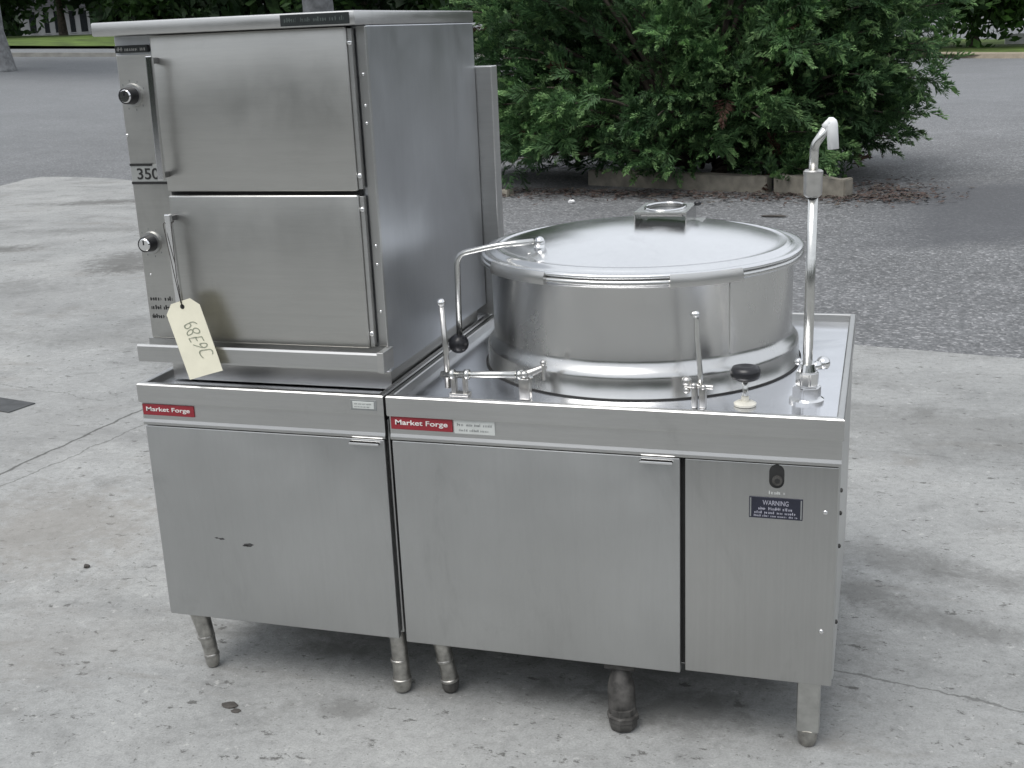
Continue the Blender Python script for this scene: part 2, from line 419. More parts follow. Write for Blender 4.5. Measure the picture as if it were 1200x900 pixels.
# far grass, kerbs and strips
def strip(name, pts, w, h, m, label=None, cat=None, kind=None, group=None, wob=.0):
    """a kerb-like bar following a polyline of ground points"""
    bm = bmesh.new(); pr = None
    P = []
    for a, b in zip(pts, pts[1:]):
        n = max(1, int(math.dist(a, b)/.5))
        for i in range(n): P.append((a[0]+(b[0]-a[0])*i/n, a[1]+(b[1]-a[1])*i/n))
    P.append(pts[-1])
    for i, p in enumerate(P):
        q, o_ = P[min(i+1, len(P)-1)], P[max(i-1, 0)]
        d = Vector((q[0]-o_[0], q[1]-o_[1])).normalized(); nx, ny = -d.y*w/2, d.x*w/2
        z = terr(*p)-.012; hh = h+random.uniform(-wob, wob)
        r = [bm.verts.new((p[0]-nx, p[1]-ny, z-.05)), bm.verts.new((p[0]-nx*.92, p[1]-ny*.92, z+hh)),
             bm.verts.new((p[0]+nx*.92, p[1]+ny*.92, z+hh)), bm.verts.new((p[0]+nx, p[1]+ny, z-.05))]
        if pr:
            for k in range(4): bm.faces.new((pr[k], pr[(k+1) % 4], r[(k+1) % 4], r[k]))
        else: bm.faces.new(r)
        pr = r
    bm.faces.new(pr[::-1]); bmesh.ops.recalc_face_normals(bm, faces=bm.faces)
    o = obj(name, bm, m)
    return tag(o, label, cat, group, kind)
def lawn(name, quad, dz):
    bm = bmesh.new(); n = 14
    A, B, C_, D_ = [Vector((*p, 0)) for p in quad]
    g = []
    for j in range(n+1):
        row = []
        for i in range(n+1):
            p = (A.lerp(B, i/n)).lerp(D_.lerp(C_, i/n), j/n)
            row.append(bm.verts.new((p.x, p.y, terr(p.x, p.y)+dz+random.uniform(0, .06))))
        g.append(row)
    for j in range(n):
        for i in range(n): bm.faces.new((g[j][i], g[j][i+1], g[j+1][i+1], g[j+1][i]))
    return tag(obj(name, bm, M['grass'], smooth=True), kind='structure')
strip('kerb', [(-38,25.2),(-26.5,32.3),(-22,35.1),(-10,42.5)], .35, .12, M['kerb'], kind='structure')
lawn('lawn', [(-42,27),(-12,45),(-30,75),(-70,60)], .05)
strip('tan_kerb', [(-6,47),(3.2,46.5),(5.7,44.6),(14,39)], 1.4, .16, M['tankerb'], kind='structure')
lawn('lawn_strip', [(-6,48.5),(15,41),(24,56),(-6,64)], .08)

# ------------------------------------------------------------------ two base cabinets
H = .838; ZA = .727; ZS = .787; ZB = .181
BADGE = 'Market Forge'
def base_cabinet(root, x0, x1, depth, panel_split=None):
    # carcass: sides, back and dark interior
    bm = bmesh.new()
    box(bm, x0+.004, x1-.004, .036, depth-.02, ZB+.004, ZA+.04, .004)
    obj('carcass', bm, M['panel'], root)
    bm = bmesh.new(); box(bm, x0+.012, x1-.012, .0285, .0355, ZB+.012, ZA-.002)
    obj('door_recess', bm, M['gap'], root)
    # sunk top pan with a raised rim
    bm = bmesh.new()
    t = .016; zf = H-.022
    box(bm, x0+.018, x1-.018, .018, depth-.018, zf-.012, zf, 0)
    obj('top_pan', bm, M['pan'], root)
    bm = bmesh.new()
    rim = [((x0, 0), (x1, 0)), ((x1, 0), (x1, depth)), ((x1, depth), (x0, depth)), ((x0, depth), (x0, 0))]
    out = [(x0, 0), (x1, 0), (x1, depth), (x0, depth)]
    prof = [(.0005, ZS), (-.0005, ZS+.003), (-.0005, H-.004), (.002, H-.001), (.005, H), (.014, H), (.017, H-.002), (.019, zf-.004), (.019, zf-.02), (.010, ZS)]
    def corner(i, o_):
        x = x0+o_ if i in (0, 3) else x1-o_; y = o_ if i in (0, 1) else depth-o_
        return x, y
    rings = [[bm.verts.new((*corner(i, o_), z)) for i in range(4)] for o_, z in prof]
    for a, b in zip(rings, rings[1:]+rings[:1]):
        for i in range(4): bm.faces.new((a[i], a[(i+1) % 4], b[(i+1) % 4], b[i]))
    bmesh.ops.recalc_face_normals(bm, faces=bm.faces)
    obj('rim', bm, M['apron'], root)
    # apron below the rim: stepped back a little, with a turned lip along its bottom edge
    bm = bmesh.new()
    a = [(.0075, ZS+.006), (.0072, ZA+.014), (.0045, ZA+.006), (.0040, ZA+.0015), (.005, ZA-.001), (.026, ZA), (.026, ZS+.006)]
    va = [bm.verts.new((x0+.003, y, z)) for y, z in a]; vb = [bm.verts.new((x1-.003, y, z)) for y, z in a]
    for i in range(len(a)): bm.faces.new((va[i], va[(i+1) % len(a)], vb[(i+1) % len(a)], vb[i]))
    bm.faces.new(va); bm.faces.new(vb[::-1]); bmesh.ops.recalc_face_normals(bm, faces=bm.faces)
    obj('apron', bm, M['apron'], root)

def cabinet_door(root, x0, x1, z0, z1, tab):
    bm = bmesh.new(); box(bm, x0, x1, .008, .028, z0, z1, .0035, 3)
    d = obj('door', bm, M['panel'], root, angle=35)
    bm = bmesh.new(); polyprism(bm, [(tab[0], z1-.0045), (tab[1], z1-.0045), (tab[1], z1-.0105), (tab[0], z1-.0105)], -.012, .009, .0015)
    obj('pull_tab', bm, M['chrome'], d)
    return d

def badge(root, x, z, w, h):
    b_ = obj('maker_plate', BX(x, x+w, .0040, .0080, z, z+h, bev=.0012), M['red'], root)
    b_['label'] = 'dark red plate with white lettering'
    obj('lettering', text_bm(BADGE, x+w*.075, .0039, z+h*.26, w*.85, h*.50, .0008, .012), M['white'], b_)
    return b_
def bent_leg(name, root, top, bot, r0, r1, m, foot):
    """tapered tube leg, a little bent, with an adjustable bullet foot"""
    T = Vector(top); B = Vector(bot); P = []; R = []
    for i in range(7):
        t = i/6; p = T.lerp(B + Vector((0, 0, .035)), t); p.x += .002*math.sin(t*PI)*(1 if B.x > T.x else -1)
        P.append(p); R.append(r0+(r1-r0)*t)
    bm = bmesh.new(); tube(bm, P, R, 20)
    for t, k in ((.62, 1.10), (.985, 1.14)):
        q = T.lerp(B + Vector((0, 0, .035)), t); rr_ = (r0+(r1-r0)*t)*k; d_ = (B-T).normalized()*.005
        tube(bm, [q-d_, q-d_*.6, q+d_*.6, q+d_], [rr_*.93, rr_, rr_, rr_*.93], 20)
    l = obj(name, bm, m, root, angle=40)
    bm = bmesh.new(); d = (B-T).normalized()
    tube(bm, [B+Vector((0, 0, .037)), B+Vector((0, 0, .03)), B+Vector((0, 0, .012)), B+Vector((0, 0, .003)), B], [r1*1.06, r1*1.08, r1*.98, r1*.8, r1*.6], 20)
    obj('foot', bm, foot, l, angle=40)
    return l

lc = thing('base_cabinet', (-.347, .47, 0), 'single door stainless cabinet carrying the tall two door steamer, scuffed door, bent leg', 'cabinet')
base_cabinet(lc, -.688, -.005, .95)
dl = cabinet_door(lc, -.684, -.013, ZB, .7225, (-.100, -.020))
badge(lc, -.682, .7525, .150, .0295)
rp = obj('rating_plate', BX(-.090, -.022, -.0022, .0006, .799, .825, bev=.001), M['inkgrey'], lc)
obj('plate_face', BX(-.084, -.028, -.0034, -.0016, .803, .821, bev=.0008), M['label'], rp)
bm = bmesh.new(); scribble(bm, -.079, -.034, -.0035, .814, .0035, 3); scribble(bm, -.079, -.040, -.0035, .807, .003, 4)
obj('print', bm, M['inkgrey'], rp)
for c, n, sz in (((-.418, .0078, .407), 7, .010), ((-.427, .0078, .404), 5, .006), ((-.497, .0078, .418), 5, .006), ((-.512, .0078, .419), 3, .004)):
    bm = bmesh.new()
    pts = [(c[0]+sz*1.5*math.cos(2*PI*k/14)*random.uniform(.6, 1.2), c[2]+sz*.5*math.sin(2*PI*k/14)*random.uniform(.5, 1.2)) for k in range(14)]
    polyprism(bm, pts, .0074, .0082)
    o = obj('scuff', bm, M['scuff'], dl); o['label'] = 'dark scuff mark'
bent_leg('leg', lc, (-.630, .055, ZB+.01), (-.606, .062, 0), .027, .019, M['leg'], M['leg'])
bent_leg('leg', lc, (-.040, .055, ZB+.01), (-.035, .058, 0), .021, .023, M['leg'], M['leg'])
bent_leg('leg', lc, (-.630, .88, ZB+.01), (-.628, .88, 0), .022, .021, M['legsteel'], M['leg'])
bent_leg('leg', lc, (-.060, .88, ZB+.01), (-.060, .88, 0), .022, .021, M['legsteel'], M['leg'])

kc = thing('kettle_cabinet', (.535, .49, 0), 'wide stainless cabinet with a big round lidded steam kettle set into its top', 'kettle cabinet')
base_cabinet(kc, .003, 1.067, .987)
cabinet_door(kc, .007, .711, .175, .7225, (.621, .697))
bm = bmesh.new(); box(bm, .722, 1.060, .0095, .030, .183, .7225, .003, 3)
sp = obj('side_panel', bm, M['steel_v'], kc, angle=35)
badge(kc, .010, .7535, .158, .0325)
wl = obj('pale_sticker', BX(.172, .274, .0045, .0080, .751, .787, bev=.0008), M['label'], kc)
bm = bmesh.new(); scribble(bm, .180, .266, .0044, .771, .008, 21); scribble(bm, .184, .262, .0044, .758, .0065, 22)
obj('print', bm, M['inkgrey'], wl)
# slot with a round switch inside
pts = [(.9265+.0165*math.cos(a), .6975+.0075+.0165*math.sin(a)) for a in np.linspace(0, PI, 12)] + [(.9265+.0165*math.cos(a), .6825-.0005+.0165*math.sin(a)) for a in np.linspace(PI, 2*PI, 12)]
bm = bmesh.new(); polyprism(bm, pts, .0078, .012)
sl = obj('switch_slot', bm, M['gap'], sp)
bm = bmesh.new(); disc_y(bm, .928, .003, .009, .685, .0115, 24)
obj('switch_button', bm, M['dirty'], sl)
bm = bmesh.new(); disc_y(bm, .9285, .0015, .0035, .685, .0055, 20)
obj('switch_pin', bm, M['gap'], sl)
bm = bmesh.new(); scribble(bm, .910, .944, .0095, .650, .009, 5)
obj('faded_print', bm, M['label'], sp)
wp = obj('warning_plate', BX(.867, .985, .0068, .0100, .592, .643, bev=.001), M['bluewarn'], sp)
obj('lettering', text_bm('WARNING', .897, .0067, .6245, .057, .0115, .0006, .01), M['greyprint'], wp)
bm = bmesh.new(); scribble(bm, .888, .962, .0067, .6125, .0080, 8); scribble(bm, .879, .972, .0067, .6035, .0070, 9); scribble(bm, .878, .974, .0067, .596, .0055, 19)
obj('print', bm, M['greyprint'], wp)
for x in (.869, .980): obj('border', BX(x, x+.003, .0062, .0075, .595, .640), M['inkgrey'], wp)
screw('screw', 1.034, .0085, .615, .0058, sp); screw('screw', 1.034, .0085, .322, .0058, sp)
for z in (.655, .60, .52, .33):
    bm = bmesh.new(); ball(bm, (1.065, .05, z), .0055, .7, 1, 1, 2); obj('side_screw', bm, M['dirty'], kc, smooth=True)
bent_leg('leg', kc, (.066, .075, ZB+.01), (.090, .085, 0), .022, .022, M['leg'], M['dirty'])
bent_leg('leg', kc, (.56, .90, ZB+.01), (.56, .90, 0), .022, .021, M['legsteel'], M['leg'])
bm = bmesh.new(); box(bm, .983, 1.036, .030, .075, .04, ZB+.01, .006, 2)
lg = obj('leg', bm, M['legsteel'], kc)
bm = bmesh.new(); tube(bm, [(1.009, .052, .042), (1.009, .052, .03), (1.009, .052, .006), (1.009, .052, 0)], [.024, .024, .021, .017], 20)
obj('foot', bm, M['leg'], lg, angle=40)
bent_leg('leg', kc, (1.01, .90, ZB+.01), (1.01, .90, 0), .022, .021, M['legsteel'], M['leg'])
# drain outlet hanging under the door
bm = bmesh.new()
P = fillet([(.553, .16, .20), (.553, .07, .16), (.560, .035, .10), (.566, .022, .02)], .06)
tube(bm, P, [.024+.010*max(0, min(1, (i/(len(P)-1)-.45)*4)) for i in range(len(P))], 20)
dr = obj('drain_pipe', bm, M['dirty'], kc, smooth=True)
bm = bmesh.new(); lathe(bm, .567, .020, [(0, 0), (.024, 0), (.033, .004), (.036, .012), (.036, .026), (.040, .029), (.040, .040), (.034, .043), (.031, .058), (.0, .066)], 8)
obj('drain_cap', bm, M['dirty'], dr, angle=30)
bm = bmesh.new(); box(bm, .518, .596, .03, .10, .150, ZB+.006, .004)
obj('drain_collar', bm, M['dirty'], dr)

# kettle
KX, KY = .523, .536; zf = H-.022
bm = bmesh.new()
lathe(bm, KX, KY, [(.4135, zf), (.4135, zf+.004), (.4115, zf+.006), (.411, .866), (.4095, .8745), (.404, .882), (.3975, .891), (.3940, .898), (.3925, .907),
    (.3925, 1.080), (.396, 1.086), (.409, 1.088), (.416, 1.091), (.419, 1.097), (.417, 1.103), (.410, 1.106), (.38, 1.106)], 160)
kt = obj('kettle', bm, M['pot'], kc, angle=50)
bm = bmesh.new(); lathe(bm, KX, KY, [(.4145, zf-.001), (.4180, zf-.001), (.4180, zf+.0035), (.4145, zf+.0035), (.4145, zf-.001)], 160)
obj('gasket', bm, M['gap'], kt, angle=40)
bm = bmesh.new()
lathe(bm, KX, KY, [(.400, 1.107), (.416, 1.108), (.4185, 1.112), (.4165, 1.117), (.409, 1.1185), (.398, 1.1165), (.393, 1.1165), (.386, 1.121), (.379, 1.1265), (.373, 1.1265), (.367, 1.1235),
    (.350, 1.1285), (.33, 1.1345), (.305, 1.141), (.28, 1.147), (.25, 1.1525), (.22, 1.1575), (.185, 1.162), (.15, 1.1655), (.11, 1.1685), (.07, 1.1705), (.035, 1.1715), (0, 1.1718)], 160)
lid = obj('lid', bm, M['lid'], kt, smooth=True)
for a in (-47,):
    a = math.radians(a); P = [(KX+.3930*math.cos(a), KY+.3930*math.sin(a), z) for z in np.linspace(.905, 1.082, 12)]
    bm = bmesh.new(); tube(bm, P, .0012, 6); obj('weld_seam', bm, M['rod'], kt, smooth=True)
def arc_plate(a0, a1, r0, r1, z0, z1, n=14):
    bm = bmesh.new(); rs = []
    for i in range(n+1):
        a = a0+(a1-a0)*i/n; c, s = math.cos(a), math.sin(a)
        rs.append([bm.verts.new((KX+r*c, KY+r*s, z)) for r, z in ((r0, z0), (r1, z0), (r1+.002, (z0+z1)/2), (r1-.004, z1), (r0, z1+.001))])
    for a, b in zip(rs, rs[1:]):
        for k in range(5): bm.faces.new((a[k], a[(k+1) % 5], b[(k+1) % 5], b[k]))
    bm.faces.new(rs[0]); bm.faces.new(rs[-1][::-1]); bmesh.ops.recalc_face_normals(bm, faces=bm.faces)
    return bm
for (p, q) in (((.226, .294), (.377, .169)), ((.660, .160), (.775, .285))):
    a0 = math.atan2(p[1]-KY, p[0]-KX); a1 = math.atan2(q[1]-KY, q[0]-KX)
    obj('rim_guard', arc_plate(a0, a1, .405, .4235, 1.087, 1.1165), M['steel'], kt, angle=40)
# lid handle: raised plate with a round finger hole on bent feet
hx0, hx1, hy0, hy1, hz = .508, .645, .525, .700, 1.205
bm = bmesh.new()
def sq(i, n):
    a = 2*PI*i/n+PI/4; c, s = math.cos(a), math.sin(a); k = 1/max(abs(c), abs(s))
    return (hx0+hx1)/2+(hx1-hx0)/2*c*k, (hy0+hy1)/2+(hy1-hy0)/2*s*k
n = 48
rings = []
for z in (hz, hz-.006):
    rings.append(([bm.verts.new((*sq(i, n), z)) for i in range(n)],
                  [bm.verts.new(((hx0+hx1)/2+.050*math.cos(2*PI*i/n+PI/4), (hy0+hy1)/2+.072*math.sin(2*PI*i/n+PI/4), z)) for i in range(n)]))
(o1, i1), (o2, i2) = rings
for i in range(n):
    j = (i+1) % n
    bm.faces.new((o1[i], o1[j], i1[j], i1[i])); bm.faces.new((o2[i], i2[i], i2[j], o2[j]))
    bm.faces.new((o1[i], o2[i], o2[j], o1[j])); bm.faces.new((i1[i], i1[j], i2[j], i2[i]))
bmesh.ops.recalc_face_normals(bm, faces=bm.faces)
for x, sgn in ((hx0, -1), (hx1, 1)):
    box(bm, x-.003 if sgn > 0 else x, x if sgn > 0 else x+.003, hy0+.004, hy1-.004, 1.155, hz-.0065)
    box(bm, x+.0005 if sgn > 0 else x-.030, x+.030 if sgn > 0 else x-.0005, hy0+.02, hy1-.02, 1.1595, 1.1640, .001)
for v in bm.verts: v.co.z -= .004*(v.co.z > 1.19)
lh = obj('lid_handle', bm, M['rod'], lid)
bm = bmesh.new(); cxh, cyh = (hx0+hx1)/2, (hy0+hy1)/2
P = [(cxh+.052*math.cos(2*PI*k/40), cyh+.074*math.sin(2*PI*k/40), hz-.0025) for k in range(41)]
tube(bm, P, .0035, 8, caps=False)
obj('handle_ring', bm, M['chrome'], lh, smooth=True)
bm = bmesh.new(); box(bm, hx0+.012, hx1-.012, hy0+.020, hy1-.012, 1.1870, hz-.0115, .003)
obj('handle_shade_plate', bm, M['darksteel'], lh)  # dark plate standing in for the shaded underside of the handle
bm = bmesh.new(); ball(bm, (hx1+.005, hy1-.012, hz-.004), .009, 1.2, 1, .8, 2); obj('handle_bumper', bm, M['black'], lh, smooth=True)
# counter arm with a black ball grip, pivoting on a ball socket on the lid
bm = bmesh.new()
tube(bm, fillet([(.295, .318, 1.159), (.20, .305, 1.150), (.098, .295, 1.128), (.093, .295, .905)], .028, 8), .0078, 14)
la = obj('lid_arm', bm, M['rod'], lid, smooth=True)
bm = bmesh.new(); ball(bm, (.090, .295, .894), .0262, 1, 1, .97, 4); obj('ball_grip', bm, M['black'], la, smooth=True)
bm = bmesh.new(); ball(bm, (.310, .321, 1.158), .0135, 1, 1, 1, 3); tube(bm, [(.308, .321, 1.130), (.309, .321, 1.152)], .014, 16)
obj('pivot_ball', bm, M['chrome'], la, smooth=True)
bm = bmesh.new(); box(bm, .283, .375, .296, .334, 1.128, 1.1345, .002); obj('pivot_plate', bm, M['rod'], la)

# draw-off linkage at the left front of the pan
dv = None
bm = bmesh.new(); tube(bm, [(.127, .100, .835), (.127, .099, .93), (.122, .100, 1.040)], [.0075, .0068, .0062], 12)
dv = obj('valve_lever', bm, M['castmetal'], kc, smooth=True)
bm = bmesh.new(); ball(bm, (.1215, .100, 1.047), .0105); obj('lever_knob', bm, M['chrome'], dv, smooth=True)
bm = bmesh.new(); tube(bm, [(.112, .098, .868), (.345, .102, .877)], .0088, 14)
for x in (.140, .178, .312): tube(bm, [(x-.006, .0985, .8685+(x-.112)*.035), (x+.006, .0985, .8690+(x-.112)*.035)], .0125, 14)
obj('cross_rod', bm, M['rod'], dv, smooth=True)
bm = bmesh.new()
box(bm, .138, .150, .090, .108, zf, .872, .002); box(bm, .166, .176, .094, .112, zf, .868, .002); box(bm, .132, .182, .088, .116, zf, zf+.008, .002)
obj('bracket', bm, M['castmetal'], dv)
bm = bmesh.new()
box(bm, .310, .338, .088, .112, zf, .870, .004); tube(bm, [(.326, .100, .876), (.350, .104, .886), (.372, .120, .894)], [.011, .009, .007], 12)
tube(bm, [(.368, .112, .862), (.368, .112, .902)], .006, 10); ball(bm, (.368, .112, .904), .008, sub=2); ball(bm, (.326, .090, .880), .010, sub=2)
obj('clevis', bm, M['castmetal'], dv, angle=45)
# front lever
bm = bmesh.new(); tube(bm, fillet([(.744, .100, .872), (.743, .100, .90), (.735, .100, .985), (.734, .100, 1.030), (.724, .098, 1.040)], .008), .0062, 12)
fl = obj('tilt_lever', bm, M['rod'], kc, smooth=True)
bm = bmesh.new(); ball(bm, (.7335, .100, 1.036), .0085, sub=2); obj('lever_tip', bm, M['chrome'], fl, smooth=True)
bm = bmesh.new()
box(bm, .724, .737, .090, .112, zf, .872, .003); box(bm, .741, .757, .090, .112, zf, .868, .003)
tube(bm, [(.708, .100, .868), (.772, .101, .865)], .006, 12); ball(bm, (.712, .100, .878), .012, sub=2); ball(bm, (.712, .102, .856), .009, sub=2)
ball(bm, (.730, .086, .872), .007, sub=2); ball(bm, (.752, .086, .869), .007, sub=2)
obj('lever_bracket', bm, M['castmetal'], fl, angle=45)
# black hand knob on a stem with a cream escutcheon
bm = bmesh.new(); lathe(bm, .842, .132, [(0, .876), (.018, .876), (.031, .882), (.0345, .890), (.0345, .900), (.030, .908), (.018, .911), (.010, .908), (0, .908)], 40)
kn = obj('control_knob', bm, M['black'], kc, angle=50)
bm = bmesh.new(); tube(bm, [(.842, .132, zf), (.842, .132, .88)], .0065, 12); obj('stem', bm, M['rod'], kn, smooth=True)
bm = bmesh.new(); lathe(bm, .842, .132, [(0, zf+.001), (.025, zf+.001), (.026, zf+.006), (.020, zf+.010), (.009, zf+.011), (.009, zf+.022), (0, zf+.022)], 32); obj('flange', bm, M['flange'], kn, angle=40)
# water faucet
FX, FY = .976, .190
bm = bmesh.new(); tube(bm, [(FX, FY, .86), (FX+.001, FY, 1.30)], .0112, 24)
fc = obj('faucet', bm, M['rod'], kc, smooth=True)
bm = bmesh.new(); hexnut(bm, FX, FY, zf, zf+.038, .034); lathe(bm, FX, FY, [(.040, zf), (.040, zf+.006), (.033, zf+.010), (.0, zf+.010)], 32); obj('base_nut', bm, M['chrome'], fc)
bm = bmesh.new(); hexnut(bm, FX, FY, zf+.0385, zf+.072, .027, 8); tube(bm, [(FX, FY, zf+.07), (FX, FY, zf+.09)], [.021, .016], 20); obj('upper_nut', bm, M['chrome'], fc)
bm = bmesh.new(); tube(bm, [(FX+.008, FY+.02, zf+.075), (FX+.030, FY+.04, zf+.078)], [.010, .012], 14); ball(bm, (FX+.033, FY+.042, zf+.08), .0165); ball(bm, (FX-.022, FY+.03, zf+.085), .009); obj('shutoff_valve', bm, M['chrome'], fc, smooth=True)
bm = bmesh.new(); lathe(bm, FX, FY, [(.0135, 1.287), (.0195, 1.292), (.0205, 1.300), (.0205, 1.334), (.0215, 1.337), (.0215, 1.344), (.018, 1.347), (.0, 1.347)], 28); obj('collar', bm, M['castmetal'], fc, angle=40)
bm = bmesh.new(); tube(bm, fillet([(FX, FY, 1.345), (FX+.001, FY, 1.400), (FX+.030, FY-.004, 1.443)], .010), .0098, 16); obj('bent_pipe', bm, M['rod'], fc, smooth=True)
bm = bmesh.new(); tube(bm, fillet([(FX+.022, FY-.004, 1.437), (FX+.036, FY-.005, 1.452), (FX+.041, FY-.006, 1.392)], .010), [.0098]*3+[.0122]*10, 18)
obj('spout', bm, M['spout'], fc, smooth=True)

# ------------------------------------------------------------------ steamer
st = thing('steam_cooker', (-.339, .45, H-.022), 'tall stainless steam cooker with two stacked doors and dial knobs on its left strip', 'steam cooker')
SX0, SX1, SY0, SY1, SZ0, SZ1 = -.668, -.007, .067, .824, .877, 1.692
bm = bmesh.new(); box(bm, SX0, SX1, SY0, SY1, SZ0, SZ1, .003)
obj('body', bm, M['side'], st)
bm = bmesh.new(); box(bm, SX0+.004, -.552, SY0-.006, SY0-.0005, .945, 1.648, .0015)
cp = obj('control_panel', bm, M['door'], st)
bm = bmesh.new(); box(bm, -.552, -.044, SY0-.012, SY0-.0008, .945, 1.690); obj('door_opening', bm, M['gap'], st)
# dark louvre strip under the hood
bm = bmesh.new(); box(bm, SX0+.006, -.572, SY0-.010, SY0-.0008, 1.653, 1.670, .001)
vb = obj('vent_strip', bm, M['badge'], st)
bm = bmesh.new(); scribble(bm, SX0+.012, -.578, SY0-.0102, 1.657, .010, 31); obj('slots', bm, M['castmetal'], vb)
# hood slab
bm = bmesh.new(); box(bm, -.684, -.0055, .004, SY1+.004, SZ1+.0005, SZ1+.032, .004, 2)
hd = obj('hood', bm, M['apron'], st, angle=40)
hb = obj('name_strip', BX(-.186, -.018, .0008, .0042, SZ1+.004, SZ1+.029, bev=.001), M['badge'], hd)
hb['label'] = 'dark worn name strip'
bm = bmesh.new(); scribble(bm, -.176, -.030, .0007, SZ1+.012, .011, 33); obj('worn_print', bm, M['badgeprint'], hb)
# right hand frame strip, flange and hinges
bm = bmesh.new(); box(bm, -.031, -.0105, SY0-.005, SY0-.0008, .945, 1.690, .001); fs = obj('frame_strip', bm, M['steel_v'], st)
bm = bmesh.new(); box(bm, -.0105, -.006, SY0-.010, SY0+.002, .945, 1.690, .0015); obj('corner_flange', bm, M['apron'], st)
for z in (1.585, 1.515, 1.475, 1.19, 1.145, 1.03): screw('screw', -.0205, SY0-.0055, z, .0042, fs)
def oven_door(z0, z1, hx_top, hx_bot, hz0, hz1):
    bm = bmesh.new(); box(bm, -.551, -.0455, .036, SY0-.014, z0, z1, .005, 3)
    d = obj('door', bm, M['door'], st, angle=35)
    bm = bmesh.new(); box(bm, -.0450, -.0345, .044, SY0-.006, z0+.004, z1-.004, .001); hg = obj('hinge', bm, M['apron'], d)
    for z in (z0+.035, z1-.035): screw('hinge_pin', -.040, .0425, z, .0065, hg)
    # vertical bar handle on two stand-offs
    bm = bmesh.new()
    vs = box(bm, -.0085, .0085, .000, .012, hz0, hz1, .003, 2)
    for v in bm.verts: v.co.x += hx_bot+(hx_top-hx_bot)*(v.co.z-hz0)/(hz1-hz0)
    h = obj('handle', bm, M['chrome'], d)
    for z in (hz0+.012, hz1-.012):
        x = hx_bot+(hx_top-hx_bot)*(z-hz0)/(hz1-hz0)
        obj('standoff', BX(x-.0055, x+.0055, .0115, .037, z-.007, z+.007, bev=.002), M['darksteel'], h)
    return d
oven_door(1.3225, 1.6905, -.536, -.543, 1.354, 1.645)
oven_door(.9440, 1.3140, -.538, -.534, .981, 1.273)
# knobs with dial rings
for z in (1.553, 1.192):
    bm = bmesh.new(); disc_y(bm, -.630, .0540, .0612, z, .027, 36, r1=.029); dial = obj('dial_ring', bm, M['apron'], cp, angle=40)
    bm = bmesh.new(); disc_y(bm, -.630, .0275, .0545, z, .0185, 32, r1=.0215); kb = obj('knob', bm, M['black'], dial, angle=40)
    bm = bmesh.new(); disc_y(bm, -.630, .0245, .0280, z, .0135, 28, r1=.0165); obj('knob_cap', bm, M['chrome'], kb, angle=40)
    bm = bmesh.new(); box(bm, -.6315, -.6285, .0236, .0243, z, z+.011); obj('pointer', bm, M['black'], kb)
    bm = bmesh.new()
    for k in range(9):
        a = PI*(.15+.2*k); box(bm, -.630+.035*math.cos(a)-.001, -.630+.035*math.cos(a)+.001, .0606, .0612, z+.035*math.sin(a)-.0022, z+.035*math.sin(a)+.0022)
    obj('dial_marks', bm, M['inkgrey'], cp)
mp = obj('model_plate', BX(-.662, -.560, .0588, .0614, 1.343, 1.386, bev=.0006), M['platetone'], cp)
obj('border', BX(-.663, -.600, .0578, .0592, 1.3835, 1.389), M['rubber'], mp); obj('border', BX(-.663, -.562, .0578, .0592, 1.3385, 1.345), M['rubber'], mp)
obj('lettering', text_bm('350', -.645, .0586, 1.3505, .062, .0275, .0006, .012), M['rubber'], mp)
bm = bmesh.new()
for i, z in enumerate((1.043, 1.020, .997)): scribble(bm, -.655, -.600+.012*(i == 0), .0606, z, .0125, 40+i)
obj('worn_print', bm, M['rubber'], cp)
screw('panel_screw', -.661, .0605, 1.458, .004, cp); screw('panel_screw', -.645, .0605, 1.11, .003, cp)
# drip trough under the doors
bm = bmesh.new()
tp = [(.0665, .944), (.0665, .896), (.020, .893), (.0055, .896), (.0040, .902), (.0040, .936), (.0065, .941), (.0105, .941), (.012, .936), (.014, .909), (.058, .913), (.060, .944)]
va = [bm.verts.new((-.674, y, z)) for y, z in tp]; vb_ = [bm.verts.new((.001, y, z)) for y, z in tp]
for i in range(len(tp)): bm.faces.new((va[i], va[(i+1) % len(tp)], vb_[(i+1) % len(tp)], vb_[i]))
bm.faces.new(va); bm.faces.new(vb_[::-1]); bmesh.ops.recalc_face_normals(bm, faces=bm.faces)
tr = obj('drip_trough', bm, M['apron'], st)
bm = bmesh.new(); box(bm, -.0135, .0035, .002, SY0-.0008, .893, .9435, .0015); obj('end_cap', bm, M['steel'], tr)
# recessed base and feet in the pan
bm = bmesh.new(); box(bm, SX0+.02, SX1-.02, .112, SY1-.03, .820, SZ0-.008); pl = obj('plinth', bm, M['steel'], st)
bm = bmesh.new(); box(bm, SX0+.03, SX1-.03, .135, SY1-.05, SZ0-.0075, SZ0+.001); obj('plinth_gap', bm, M['gap'], pl)
for x in (SX0+.07, SX1-.035):
    for y in (.24, SY1-.06):
        bm = bmesh.new(); lathe(bm, x, y, [(0, zf), (.017, zf), (.019, zf+.006), (.014, zf+.012), (.014, SZ0+.001), (0, SZ0+.001)], 20); obj('foot', bm, M['legsteel'], st, angle=40)
# taller flue box at the back
bm = bmesh.new(); box(bm, -.60, .040, SY1+.006, SY1+.060, H+.006, 1.572, .003); obj('flue_box', bm, M['apron'], st)

